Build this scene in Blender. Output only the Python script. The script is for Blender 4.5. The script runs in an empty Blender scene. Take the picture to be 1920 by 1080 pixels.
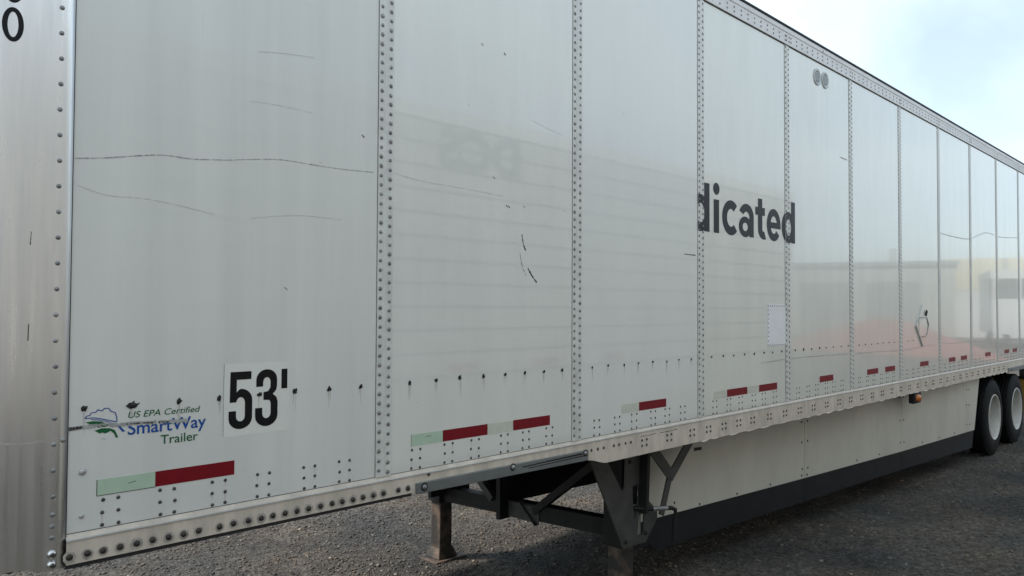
import bpy, bmesh, math, random
import numpy as np
from mathutils import Vector, Matrix
from math import sin, cos, pi, radians

random.seed(7)
rng = np.random.default_rng(11)
SC = bpy.context.scene
COL = SC.collection

# ------------------------------------------------------------------ camera
CAM_POS = Vector((-1.8989, -2.6655, 1.918))
yaw, pitch, roll = 0.784936, 0.025227, 0.0048
fw = Vector((sin(yaw)*cos(pitch), cos(yaw)*cos(pitch), sin(pitch)))
rt = Vector((cos(yaw), -sin(yaw), 0)); up = rt.cross(fw)
r2 = cos(roll)*rt + sin(roll)*up
u2 = -sin(roll)*rt + cos(roll)*up
cam_d = bpy.data.cameras.new('camera'); cam = bpy.data.objects.new('camera', cam_d); COL.objects.link(cam)
cam_d.sensor_width = 36; cam_d.lens = 1430/1920*36
cam_d.clip_start = 0.05; cam_d.clip_end = 2000
cam.matrix_world = Matrix(((r2.x, u2.x, -fw.x, CAM_POS.x), (r2.y, u2.y, -fw.y, CAM_POS.y), (r2.z, u2.z, -fw.z, CAM_POS.z), (0, 0, 0, 1)))
SC.camera = cam

# ------------------------------------------------------------------ sky + sun + exposure
SUN_EL, SUN_AZ = radians(44), radians(-48)      # azimuth measured from +Y towards +X
SC.view_settings.view_transform = 'Standard'; SC.view_settings.look = 'None'
SC.view_settings.exposure = 1.72; SC.view_settings.gamma = 1.0; SC.view_settings.use_curve_mapping = False
world = bpy.data.worlds.new('World'); SC.world = world; world.use_nodes = True
nt = world.node_tree; nt.nodes.clear()
def N(t, ty, **kw):
    n = t.nodes.new(ty)
    for k, v in kw.items():
        if k in n.inputs: n.inputs[k].default_value = v
        else: setattr(n, k, v)
    return n
sky = N(nt, 'ShaderNodeTexSky'); sky.sky_type = 'NISHITA'; sky.sun_disc = False
sky.sun_elevation = SUN_EL; sky.sun_rotation = SUN_AZ % (2*pi); sky.air_density = 1.0; sky.dust_density = 1.2
tc = N(nt, 'ShaderNodeTexCoord'); sep = N(nt, 'ShaderNodeSeparateXYZ'); nt.links.new(tc.outputs['Generated'], sep.inputs[0])
zc = N(nt, 'ShaderNodeMath', operation='ADD'); nt.links.new(sep.outputs['Z'], zc.inputs[0]); zc.inputs[1].default_value = 0.22
zm = N(nt, 'ShaderNodeMath', operation='MAXIMUM'); nt.links.new(zc.outputs[0], zm.inputs[0]); zm.inputs[1].default_value = 0.08
dv = N(nt, 'ShaderNodeVectorMath', operation='DIVIDE'); nt.links.new(tc.outputs['Generated'], dv.inputs[0])
cb = N(nt, 'ShaderNodeCombineXYZ')
for i in range(3): nt.links.new(zm.outputs[0], cb.inputs[i])
nt.links.new(cb.outputs[0], dv.inputs[1])
n1 = N(nt, 'ShaderNodeTexNoise'); n1.inputs['Scale'].default_value = 0.95; n1.inputs['Detail'].default_value = 7; n1.inputs['Roughness'].default_value = .5
n1.inputs['Distortion'].default_value = .35
mp = N(nt, 'ShaderNodeMapping'); mp.inputs['Location'].default_value = (1.0, 2.0, 0); mp.inputs['Scale'].default_value = (1, 1.5, 1)
nt.links.new(dv.outputs[0], mp.inputs[0]); nt.links.new(mp.outputs[0], n1.inputs['Vector'])
cr = N(nt, 'ShaderNodeValToRGB'); cr.color_ramp.elements[0].position = .36; cr.color_ramp.elements[1].position = .68
cr.color_ramp.elements[0].color = (.45, .45, .45, 1); cr.color_ramp.elements[1].color = (1, 1, 1, 1)
nt.links.new(n1.outputs['Fac'], cr.inputs[0])
mx = N(nt, 'ShaderNodeMixRGB'); nt.links.new(cr.outputs[0], mx.inputs[0]); nt.links.new(sky.outputs[0], mx.inputs[1])
mx.inputs[2].default_value = (5.8, 6.8, 7.5, 1)
bg = N(nt, 'ShaderNodeBackground'); bg.inputs['Strength'].default_value = 0.06
nt.links.new(mx.outputs[0], bg.inputs['Color'])
wo = N(nt, 'ShaderNodeOutputWorld'); nt.links.new(bg.outputs[0], wo.inputs['Surface'])
sd = bpy.data.lights.new('sun', 'SUN'); sd.energy = 1.5; sd.angle = radians(4); sd.color = (1, .95, .88)
sun = bpy.data.objects.new('sun', sd); COL.objects.link(sun)
SDIR = Vector((sin(SUN_AZ)*cos(SUN_EL), cos(SUN_AZ)*cos(SUN_EL), sin(SUN_EL)))
sun.rotation_euler = SDIR.to_track_quat('Z', 'Y').to_euler(); sun.location = SDIR*60

# ------------------------------------------------------------------ materials
def mat(name, col, rough=.5, metal=0., var=.12, scale=6., stretch=(1, 1, 1), bump=0., bscale=30., col2=None, thr=None, rvar=0., spec=.5, wave=0., coat=0.):
    m = bpy.data.materials.new(name); m.use_nodes = True; t = m.node_tree
    p = t.nodes['Principled BSDF']; L = t.links.new
    p.inputs['Roughness'].default_value = rough; p.inputs['Metallic'].default_value = metal
    p.inputs['Specular IOR Level'].default_value = spec
    if coat: p.inputs['Coat Weight'].default_value = coat; p.inputs['Coat Roughness'].default_value = .025; p.inputs['Coat IOR'].default_value = 1.55
    g = N(t, 'ShaderNodeNewGeometry'); mpn = N(t, 'ShaderNodeMapping'); mpn.inputs['Scale'].default_value = stretch
    L(g.outputs['Position'], mpn.inputs[0])
    no = N(t, 'ShaderNodeTexNoise'); no.inputs['Scale'].default_value = scale; no.inputs['Detail'].default_value = 6; no.inputs['Roughness'].default_value = .6
    L(mpn.outputs[0], no.inputs['Vector'])
    ra = N(t, 'ShaderNodeValToRGB')
    a, b = (thr if thr else (.3, .7))
    ra.color_ramp.elements[0].position = a; ra.color_ramp.elements[1].position = b
    c2 = col2 if col2 else tuple(c*(1-2*var) for c in col)
    ra.color_ramp.elements[0].color = (*c2, 1); ra.color_ramp.elements[1].color = (*col, 1)
    L(no.outputs['Fac'], ra.inputs[0]); L(ra.outputs[0], p.inputs['Base Color'])
    if rvar:
        mr = N(t, 'ShaderNodeMapRange'); mr.inputs['From Min'].default_value = .3; mr.inputs['From Max'].default_value = .7
        mr.inputs['To Min'].default_value = rough+rvar; mr.inputs['To Max'].default_value = rough
        L(no.outputs['Fac'], mr.inputs[0]); L(mr.outputs[0], p.inputs['Roughness'])
    last = None
    if wave:
        oi = N(t, 'ShaderNodeObjectInfo'); mm = N(t, 'ShaderNodeMath', operation='MULTIPLY'); mm.inputs[1].default_value = 40; L(oi.outputs['Random'], mm.inputs[0])
        wn = N(t, 'ShaderNodeTexNoise'); wn.noise_dimensions = '4D'; L(mm.outputs[0], wn.inputs['W']); wn.inputs['Scale'].default_value = 1.25; wn.inputs['Detail'].default_value = 2.5; wn.inputs['Roughness'].default_value = .42
        wm = N(t, 'ShaderNodeMapping'); wm.inputs['Scale'].default_value = (1, 1, .8); L(g.outputs['Position'], wm.inputs[0]); L(wm.outputs[0], wn.inputs['Vector'])
        bw = N(t, 'ShaderNodeBump'); bw.inputs['Strength'].default_value = 1; bw.inputs['Distance'].default_value = wave
        L(wn.outputs['Fac'], bw.inputs['Height']); last = bw
    if bump:
        nb = N(t, 'ShaderNodeTexNoise'); nb.inputs['Scale'].default_value = bscale; nb.inputs['Detail'].default_value = 8
        L(mpn.outputs[0], nb.inputs['Vector'])
        b2 = N(t, 'ShaderNodeBump'); b2.inputs['Strength'].default_value = .6; b2.inputs['Distance'].default_value = bump
        L(nb.outputs['Fac'], b2.inputs['Height'])
        if last: L(last.outputs[0], b2.inputs['Normal'])
        last = b2
    if last: L(last.outputs[0], p.inputs['Normal'])
    return m
M = {}
M['panel_old'] = mat('aged_white_panel', (.73, .725, .675), .27, var=.055, scale=2.2, stretch=(3.2, 1, .22), rvar=.12, wave=.008, coat=.3)
M['panel'] = mat('white_panel', (.735, .73, .675), .13, var=.04, scale=2.5, stretch=(2, 1, .3), rvar=.05, wave=.007, coat=.95)
M['panel_new'] = mat('new_white_panel', (.73, .73, .685), .2, var=.02, scale=2.5, stretch=(2, 1, .3), wave=.008, coat=.65)
M['panel_gloss'] = mat('glossy_white_panel', (.725, .72, .655), .2, var=.045, scale=2.5, stretch=(2, 1, .4), wave=.009, coat=.68)
M['post'] = mat('seam_post_white', (.72, .715, .665), .3, var=.12, scale=14, stretch=(1, 1, .5), bump=.0006, bscale=60)
M['rail'] = mat('stained_rail_aluminium', (.72, .635, .53), .5, metal=.0, var=.17, scale=7, stretch=(1.6, 1, .7), bump=.0008, bscale=50)
M['ledge'] = mat('rail_ledge', (.5, .49, .46), .45, var=.15, scale=9, bump=.0006)
M['toprail'] = mat('top_rail_white', (.70, .675, .66), .42, var=.08, scale=5, stretch=(1, 1, 2))
M['gasket'] = mat('black_gasket', (.02, .02, .022), .6, var=.2)
M['sealant'] = mat('grey_sealant', (.11, .11, .105), .6, var=.2)
M['cap'] = mat('brushed_aluminium', (.78, .775, .76), .25, metal=1., var=.07, scale=4, stretch=(9, 1, .5), rvar=.16, bump=.0009, bscale=5)
M['rivet'] = mat('grimy_rivet', (.33, .33, .32), .35, metal=.4, var=.3, scale=30)
M['rivet_dark'] = mat('dark_rivet', (.13, .125, .115), .4, metal=.6, var=.3, scale=40)
M['rivet_white'] = mat('painted_rivet', (.52, .52, .50), .35, metal=.3, var=.15, scale=40)
M['bolt'] = mat('dirty_bolt', (.07, .06, .05), .5, metal=.5, var=.3, scale=60)
M['bright_bolt'] = mat('zinc_bolt', (.75, .75, .73), .22, metal=1, var=.1)
M['grime'] = mat('grime_ring', (.52, .48, .42), .7, var=.25, scale=60)
M['hole'] = mat('torn_fastener_dirt', (.03, .028, .025), .7, var=.3, scale=90)
M['galv'] = mat('galvanised_steel', (.235, .25, .25), .42, metal=.55, var=.12, scale=12, stretch=(.6, 1, 2.2), bump=.0004, bscale=30)
M['tape_red'] = mat('red_reflective_tape', (.21, .005, .012), .4, spec=.25, var=.1, scale=40, bump=.0003, bscale=120)
M['tape_green'] = mat('pale_green_reflective_tape', (.47, .60, .46), .3, var=.04, scale=30)
M['tape_cream'] = mat('cream_reflective_tape', (.62, .62, .53), .3, var=.05, scale=30)
M['navy'] = mat('navy_vinyl', (.012, .014, .022), .4, var=.15, scale=10, spec=.25)
M['black'] = mat('black_vinyl', (.004, .004, .005), .45, var=.1, spec=.25)
M['blue'] = mat('blue_print', (.014, .085, .34), .5, var=.1, spec=.2)
M['green'] = mat('green_print', (.012, .12, .04), .5, var=.1, spec=.2)
M['decal_white'] = mat('clear_decal_square', (.765, .76, .70), .24, var=.03, scale=5)
M['scratch'] = mat('scuff_grey', (.50, .495, .475), .6, var=.3, scale=40, stretch=(.4, 1, 3))
M['scratch_dark'] = mat('scuff_black', (.06, .058, .055), .6, var=.3, scale=40)
M['scratch_faint'] = mat('scuff_faint', (.60, .595, .565), .5, var=.08, scale=40)
M['scratch_light'] = mat('bare_scratch', (.8, .8, .78), .35, metal=.6, var=.1)
M['skirt'] = mat('cream_skirt_panel', (.62, .59, .51), .4, var=.08, scale=2.2, stretch=(1.4, 1, .8), rvar=.1)
M['rubber'] = mat('skirt_rubber', (.014, .0145, .017), .6, spec=.3, var=.2, scale=5, stretch=(1, 1, 3))
M['steel_dark'] = mat('dark_painted_steel', (.022, .021, .020), .6, spec=.3, metal=.1, var=.3, scale=8, bump=.001, bscale=40)
M['steel_grey'] = mat('grey_grimy_steel', (.085, .083, .078), .6, metal=.2, var=.22, scale=8, bump=.001, bscale=40)
M['rust'] = mat('rusty_steel', (.17, .115, .08), .75, var=.25, scale=9, col2=(.028, .024, .021), thr=(.44, .72), bump=.001, bscale=60)
M['tyre'] = mat('tyre_rubber', (.008, .008, .0085), .75, spec=.2, var=.25, scale=10, bump=.001, bscale=60)
M['rim'] = mat('white_wheel', (.58, .575, .54), .4, var=.12, scale=5, col2=(.42, .40, .36))
M['hub'] = mat('wheel_hub', (.36, .345, .31), .5, var=.2, scale=12)
M['vent'] = mat('vent_plastic', (.50, .52, .52), .4, var=.08)
M['vent_dark'] = mat('vent_screen', (.27, .29, .295), .6, var=.1)
M['amber'] = mat('amber_lens', (.55, .16, .02), .15, var=.1)
M['yellow'] = mat('yellow_flap', (.40, .24, .03), .5, var=.15, scale=10)
M['under'] = mat('underside_dark', (.05, .047, .043), .7, var=.3, scale=4)
M['far_white'] = mat('opposite_white', (.45, .44, .42), .5, var=.06, scale=2, stretch=(.4, 1, 2))
M['grey_wall'] = mat('grey_cladding', (.36, .37, .35), .7, var=.08, scale=1)
M['door_dark'] = mat('dark_door', (.19, .21, .21), .5, var=.1)
M['cream_wall'] = mat('cream_wall', (.62, .56, .40), .7, var=.08, scale=1)
M['truck_white'] = mat('truck_white', (.55, .55, .54), .3, var=.04)
M['glass'] = mat('dark_glass', (.03, .035, .04), .05, var=.1)
M['earth'] = mat('red_earth', (.30, .11, .09), .9, var=.25, scale=1.5, bump=.05, bscale=3)
M['letter_grey'] = mat('grey_letter', (.03, .03, .035), .4, var=.1)

def ground_mat():
    m = bpy.data.materials.new('gravel_ground'); m.use_nodes = True; t = m.node_tree; L = t.links.new
    p = t.nodes['Principled BSDF']; p.inputs['Roughness'].default_value = .9; p.inputs['Specular IOR Level'].default_value = .25
    g = N(t, 'ShaderNodeNewGeometry')
    nbig = N(t, 'ShaderNodeTexNoise'); nbig.inputs['Scale'].default_value = 1.1; nbig.inputs['Detail'].default_value = 5
    nmid = N(t, 'ShaderNodeTexNoise'); nmid.inputs['Scale'].default_value = 14; nmid.inputs['Detail'].default_value = 8; nmid.inputs['Roughness'].default_value = .7
    vo = N(t, 'ShaderNodeTexVoronoi'); vo.inputs['Scale'].default_value = 48
    vr = N(t, 'ShaderNodeTexVoronoi'); vr.inputs['Scale'].default_value = 85
    for n in (nbig, nmid, vo, vr): L(g.outputs['Position'], n.inputs['Vector'])
    r1 = N(t, 'ShaderNodeValToRGB'); e = r1.color_ramp.elements
    e[0].position = .35; e[0].color = (.064, .063, .061, 1); e[1].position = .66; e[1].color = (.112, .097, .080, 1)
    L(nbig.outputs['Fac'], r1.inputs[0])
    r2_ = N(t, 'ShaderNodeValToRGB'); e = r2_.color_ramp.elements
    e[0].position = .34; e[0].color = (.5, .5, .5, 1); e[1].position = .68; e[1].color = (1.25, 1.24, 1.22, 1)
    L(nmid.outputs['Fac'], r2_.inputs[0])
    mu = N(t, 'ShaderNodeMixRGB', blend_type='MULTIPLY'); mu.inputs[0].default_value = 1; L(r1.outputs[0], mu.inputs[1]); L(r2_.outputs[0], mu.inputs[2])
    nw = N(t, 'ShaderNodeTexNoise'); nw.inputs['Scale'].default_value = .55; nw.inputs['Detail'].default_value = 7; nw.inputs['Roughness'].default_value = .65; nw.inputs['Distortion'].default_value = .8; L(g.outputs['Position'], nw.inputs['Vector'])
    rw = N(t, 'ShaderNodeValToRGB'); e = rw.color_ramp.elements; e[0].position = .36; e[0].color = (.55, .55, .56, 1); e[1].position = .62; e[1].color = (1.2, 1.2, 1.2, 1); L(nw.outputs['Fac'], rw.inputs[0])
    mw = N(t, 'ShaderNodeMixRGB', blend_type='MULTIPLY'); mw.inputs[0].default_value = 1; L(mu.outputs[0], mw.inputs[1]); L(rw.outputs[0], mw.inputs[2]); mu = mw
    sv = N(t, 'ShaderNodeSeparateColor'); L(vo.outputs['Color'], sv.inputs[0])
    r3 = N(t, 'ShaderNodeValToRGB'); e = r3.color_ramp.elements
    e[0].position = .1; e[0].color = (.55, .55, .56, 1); e[1].position = .95; e[1].color = (1.6, 1.58, 1.52, 1)
    L(sv.outputs[0], r3.inputs[0])
    m2 = N(t, 'ShaderNodeMixRGB', blend_type='MULTIPLY'); m2.inputs[0].default_value = .8; L(mu.outputs[0], m2.inputs[1]); L(r3.outputs[0], m2.inputs[2])
    L(m2.outputs[0], p.inputs['Base Color'])
    b1 = N(t, 'ShaderNodeBump'); b1.inputs['Distance'].default_value = .02; b1.inputs['Strength'].default_value = .9; L(nmid.outputs['Fac'], b1.inputs['Height'])
    b2 = N(t, 'ShaderNodeBump'); b2.inputs['Distance'].default_value = .012; b2.inputs['Strength'].default_value = .9; b2.invert = True
    L(vo.outputs['Distance'], b2.inputs['Height']); L(b1.outputs[0], b2.inputs['Normal'])
    b3 = N(t, 'ShaderNodeBump'); b3.inputs['Distance'].default_value = .006; b3.inputs['Strength'].default_value = .8; b3.invert = True
    L(vr.outputs['Distance'], b3.inputs['Height']); L(b2.outputs[0], b3.inputs['Normal'])
    L(b3.outputs[0], p.inputs['Normal'])
    return m
M['ground'] = ground_mat()
def stone_mat():
    m = bpy.data.materials.new('gravel_stones'); m.use_nodes = True; t = m.node_tree; L = t.links.new
    p = t.nodes['Principled BSDF']; p.inputs['Roughness'].default_value = .8
    g = N(t, 'ShaderNodeNewGeometry'); r = N(t, 'ShaderNodeValToRGB'); e = r.color_ramp.elements
    e[0].position = 0; e[0].color = (.045, .045, .044, 1); e[1].position = 1; e[1].color = (.26, .25, .235, 1)
    k = e.new(.55); k.color = (.075, .068, .059, 1); k = e.new(.88); k.color = (.115, .10, .085, 1)
    L(g.outputs['Random Per Island'], r.inputs[0])
    nb = N(t, 'ShaderNodeTexNoise'); nb.inputs['Scale'].default_value = 1.1; nb.inputs['Detail'].default_value = 5; L(g.outputs['Position'], nb.inputs['Vector'])
    r1 = N(t, 'ShaderNodeValToRGB'); e = r1.color_ramp.elements
    e[0].position = .35; e[0].color = (.80, .81, .82, 1); e[1].position = .66; e[1].color = (1.25, 1.02, .82, 1); L(nb.outputs['Fac'], r1.inputs[0])
    mu = N(t, 'ShaderNodeMixRGB', blend_type='MULTIPLY'); mu.inputs[0].default_value = 1; L(r.outputs[0], mu.inputs[1]); L(r1.outputs[0], mu.inputs[2]); L(mu.outputs[0], p.inputs['Base Color'])
    return m
M['stone'] = stone_mat()

# ------------------------------------------------------------------ mesh helpers
class MB:
    def __init__(s): s.v = []; s.f = []; s.sm = []
    def add(s, vs, fs, smooth=False):
        o = len(s.v); s.v += [tuple(v) for v in vs]; s.f += [tuple(i+o for i in f) for f in fs]; s.sm += [smooth]*len(fs)
    def box(s, x0, x1, y0, y1, z0, z1):
        vs = [(x, y, z) for x in (x0, x1) for y in (y0, y1) for z in (z0, z1)]
        s.add(vs, [(0, 1, 3, 2), (4, 6, 7, 5), (0, 4, 5, 1), (2, 3, 7, 6), (0, 2, 6, 4), (1, 5, 7, 3)])
    def beam(s, a, b, w, h, upv=(0, 0, 1)):
        a = Vector(a); b = Vector(b); d = (b-a).normalized(); u = Vector(upv)
        if abs(d.dot(u)) > .98: u = Vector((0, 1, 0))
        sd_ = d.cross(u).normalized(); u = sd_.cross(d)
        vs = [p + sd_*(i*w/2) + u*(j*h/2) for p in (a, b) for i, j in ((-1, -1), (1, -1), (1, 1), (-1, 1))]
        s.add(vs, [(0, 3, 2, 1), (4, 5, 6, 7), (0, 1, 5, 4), (1, 2, 6, 5), (2, 3, 7, 6), (3, 0, 4, 7)])
    def tube(s, pts, r, n=10, cap=True):
        pts = [Vector(p) for p in pts]; rings = []; o = []
        for i, p in enumerate(pts):
            d = (pts[min(i+1, len(pts)-1)]-pts[max(i-1, 0)]).normalized()
            u = Vector((0, 0, 1)) if abs(d.z) < .9 else Vector((0, 1, 0))
            a = d.cross(u).normalized(); b = a.cross(d)
            o += [p + a*(r*cos(2*pi*k/n)) + b*(r*sin(2*pi*k/n)) for k in range(n)]
        fs = [(i*n+k, i*n+(k+1) % n, (i+1)*n+(k+1) % n, (i+1)*n+k) for i in range(len(pts)-1) for k in range(n)]
        s.add(o, fs, True)
        if cap: s.add(o[:n], [tuple(range(n))]); s.add(o[-n:], [tuple(reversed(range(n)))])
    def lathe(s, prof, cx, cy, cz, n=48):          # axis along Y; prof = [(r, y)]
        o = [(cx+r*cos(2*pi*k/n), cy+y, cz+r*sin(2*pi*k/n)) for r, y in prof for k in range(n)]
        s.add(o, [(i*n+k, i*n+(k+1) % n, (i+1)*n+(k+1) % n, (i+1)*n+k) for i in range(len(prof)-1) for k in range(n)], True)
    def dome(s, x, y, z, r, h, n=8):               # rivet head facing -Y
        o = [(x+r*q*cos(2*pi*k/n), y-h*e, z+r*q*sin(2*pi*k/n)) for q, e in ((1, 0), (.93, .45), (.6, .88)) for k in range(n)] + [(x, y-h, z)]
        fs = [(i*n+k, i*n+(k+1) % n, (i+1)*n+(k+1) % n, (i+1)*n+k) for i in range(2) for k in range(n)] + [(2*n+k, 2*n+(k+1) % n, 3*n) for k in range(n)]
        s.add(o, fs, True)
    def sheet(s, prof, x0, x1, closed=False):      # profile [(y,z)] extruded along X
        n = len(prof); o = [(x, y, z) for x in (x0, x1) for y, z in prof]
        s.add(o, [(i, (i+1) % n, n+(i+1) % n, n+i) for i in range(n if closed else n-1)])
        if closed: s.add(o, [tuple(range(n)), tuple(range(2*n-1, n-1, -1))])
    def strip(s, pts, w, y, jit=0., gaps=0.):      # thin flat line in the XZ plane
        for i in range(len(pts)-1):
            if gaps and random.random() < gaps: continue
            a = Vector((pts[i][0], 0, pts[i][1])); b = Vector((pts[i+1][0], 0, pts[i+1][1])); d = (b-a).normalized()
            n = Vector((-d.z, 0, d.x)); wa = w*(1+jit*random.uniform(-1, 1))/2; wb = w*(1+jit*random.uniform(-1, 1))/2
            vs = [a+n*wa, a-n*wa, b-n*wb, b+n*wb]
            s.add([(v.x, y, v.z) for v in vs], [(0, 1, 2, 3)])
    def mesh(s, name):
        me = bpy.data.meshes.new(name); me.from_pydata(s.v, [], s.f); me.update()
        me.polygons.foreach_set('use_smooth', s.sm)
        bm = bmesh.new(); bm.from_mesh(me); bmesh.ops.recalc_face_normals(bm, faces=bm.faces[:]); bm.to_mesh(me); bm.free()
        return me
    def obj(s, name, m, parent=None): return link(name, s.mesh(name), m, parent)
def link(name, me, m, parent=None):
    o = bpy.data.objects.new(name, me); COL.objects.link(o)
    if m is not None:
        if len(me.materials) == 0: me.materials.append(m)
    if parent is not None: o.parent = parent
    return o
def bevel(o, w=.004, seg=2):
    md = o.modifiers.new('bevel', 'BEVEL'); md.width = w; md.segments = seg; md.limit_method = 'ANGLE'; md.angle_limit = radians(40)
    return o
def tag(o, label, cat, group=None, kind=None):
    o['label'] = label
    if cat: o['category'] = cat
    if group: o['group'] = group
    if kind: o['kind'] = kind
    return o
def empty(name, loc, label, cat, group=None):
    o = bpy.data.objects.new(name, None); COL.objects.link(o); o.location = loc; o.empty_display_size = .3
    return tag(o, label, cat, group)
def put(mb, name, m, parent):                      # mesh given in world coordinates, parented to an Empty that has a location
    o = mb.obj(name, m, parent); base = parent
    while base is not None:
        o.location -= Vector(base.location); base = base.parent
    return o
def box(name, m, parent, *b, bev=0):
    mb = MB(); mb.box(*b); o = put(mb, name, m, parent)
    if bev: bevel(o, bev)
    return o
def arc(cx, cz, rx, rz, a0, a1, n=20):
    return [(cx+rx*cos(radians(a0+(a1-a0)*i/n)), cz+rz*sin(radians(a0+(a1-a0)*i/n))) for i in range(n+1)]
def plate_mesh(outlines, y, depth):
    """filled outlines (with holes) in the XZ plane; front face at y, thickness depth towards +Y"""
    cu = bpy.data.curves.new('outline', 'CURVE'); cu.dimensions = '2D'; cu.fill_mode = 'BOTH' if depth > 0 else 'FRONT'; cu.extrude = depth/2
    for pts in outlines:
        sp = cu.splines.new('POLY'); sp.points.add(len(pts)-1); sp.use_cyclic_u = True
        for q, (x, z) in zip(sp.points, pts): q.co = (x, z, 0, 1)
    ob = bpy.data.objects.new('tmp', cu); me = bpy.data.meshes.new_from_object(ob)
    bpy.data.objects.remove(ob); bpy.data.curves.remove(cu)
    out = MB(); out.add([(v.co.x, y+depth/2-v.co.z, v.co.y) for v in me.vertices], [tuple(p.vertices) for p in me.polygons])
    bpy.data.meshes.remove(me)
    return out
def merge(*mbs):
    r = MB()
    for b in mbs: r.add(b.v, b.f)
    return r
def text_mb(s, x0, x1, z0, cap, y, shear=0., bold=0., space=1.):
    """built-in font, fitted to x0..x1 and with capital height cap on baseline z0"""
    cu = bpy.data.curves.new('txt', 'FONT'); cu.body = s; cu.size = 1; cu.shear = shear; cu.offset = bold; cu.space_character = space
    cu.dimensions = '2D'; cu.fill_mode = 'FRONT'
    ob = bpy.data.objects.new('tmp', cu); COL.objects.link(ob); bpy.context.view_layer.update()
    me = bpy.data.meshes.new_from_object(ob); bpy.data.objects.remove(ob); bpy.data.curves.remove(cu)
    vx = [v.co.x for v in me.vertices]; a, b = min(vx), max(vx)
    kx = (x1-x0)/(b-a); kz = cap/.729
    o = MB(); o.add([(x0+(v.co.x-a)*kx, y, z0+v.co.y*kz) for v in me.vertices], [tuple(p.vertices) for p in me.polygons])
    bpy.data.meshes.remove(me)
    return o

# ------------------------------------------------------------------ ground
def gz(x, y):
    yy = np.clip(y, -2.5, 3.2)
    return -.03 - .028*yy + .010*np.sin(x*1.7+y*.9) + .008*np.sin(x*.63-y*2.1+1) + .006*np.sin(x*4.1+y*3.3)
def axis(lo, hi, step, far):
    a = list(np.arange(lo, hi+1e-6, step)); s = step; p = hi
    while p < far: s *= 1.35; p += s; a.append(p)
    s = step; p = lo
    while p > -far: s *= 1.35; p -= s; a.insert(0, p)
    return np.array(a)
gx, gy = axis(-3, 15, .09, 600), axis(-5, 6, .09, 600)
X, Y = np.meshgrid(gx, gy, indexing='ij'); Z = gz(X, Y)
fade = np.clip(1-(np.maximum(np.abs(X-6)-20, 0)+np.maximum(np.abs(Y)-12, 0))/30, 0, 1); Z = Z*fade-.05*(1-fade)
nx_, ny_ = len(gx), len(gy)
me = bpy.data.meshes.new('ground')
idx = np.arange(nx_*ny_).reshape(nx_, ny_)
quads = np.stack([idx[:-1, :-1], idx[1:, :-1], idx[1:, 1:], idx[:-1, 1:]], -1).reshape(-1, 4)
me.from_pydata(np.stack([X, Y, Z], -1).reshape(-1, 3).tolist(), [], quads.tolist()); me.update()
me.polygons.foreach_set('use_smooth', [True]*len(me.polygons))
gr = link('ground', me, M['ground']); gr['kind'] = 'structure'; gr['label'] = 'grey brown packed gravel ground under and around the trailer'

# loose stones
ico_v = []; t_ = (1+5**.5)/2
for a, b in ((-1, t_), (1, t_), (-1, -t_), (1, -t_)): ico_v += [(a, b, 0), (0, a, b), (b, 0, a)]
ico_v = np.array(ico_v); ico_v /= np.linalg.norm(ico_v[0])
bmh = bmesh.new(); [bmh.verts.new(v) for v in ico_v]; bmesh.ops.convex_hull(bmh, input=bmh.verts[:]); bmh.verts.index_update()
ico_f = np.array([[v.index for v in f.verts] for f in bmh.faces]); ico_v = np.array([v.co[:] for v in bmh.verts]); bmh.free()
def stones(n, x0, x1, y0, y1, s0, s1, name, label):
    px = rng.uniform(x0, x1, n); py = rng.uniform(y0, y1, n)
    dens = .5+.5*np.sin(px*2.3+py*1.7)*np.sin(px*.9-py*2.9+.5)
    keep = rng.uniform(0, 1, n) < (.45+.55*dens); px, py = px[keep], py[keep]; n = len(px)
    sz = s0*(s1/s0)**(rng.uniform(0, 1, n)**2.2)
    V = ico_v[None]*(1+rng.uniform(-.28, .28, (n, 12, 1)))
    V = V*sz[:, None, None]*np.stack([rng.uniform(.7, 1.25, n), rng.uniform(.7, 1.25, n), rng.uniform(.4, .8, n)], -1)[:, None]
    a = rng.uniform(0, 2*pi, n); c, s = np.cos(a)[:, None], np.sin(a)[:, None]
    V = np.stack([V[..., 0]*c-V[..., 1]*s, V[..., 0]*s+V[..., 1]*c, V[..., 2]], -1)
    V += np.stack([px, py, gz(px, py)+sz*.18], -1)[:, None]
    F = (ico_f[None]+(np.arange(n)*12)[:, None, None]).reshape(-1, 3)
    me = bpy.data.meshes.new(name); me.vertices.add(n*12); me.vertices.foreach_set('co', V.reshape(-1).astype(np.float32))
    me.loops.add(len(F)*3); me.loops.foreach_set('vertex_index', F.reshape(-1).astype(np.int32))
    me.polygons.add(len(F)); me.polygons.foreach_set('loop_start', np.arange(0, len(F)*3, 3, dtype=np.int32))
    me.polygons.foreach_set('loop_total', np.full(len(F), 3, dtype=np.int32)); me.update(calc_edges=True); me.validate()
    o = link(name, me, M['stone']); o['kind'] = 'stuff'; o['label'] = label
stones(30000, -.8, 5.2, .6, 4.6, .004, .017, 'gravel', 'small loose grey stones scattered over the ground beneath the trailer')
stones(20000, 1.2, 14, -1.7, .9, .004, .017, 'gravel', 'small loose grey stones on the shaded ground along the skirt and wheels')

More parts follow.
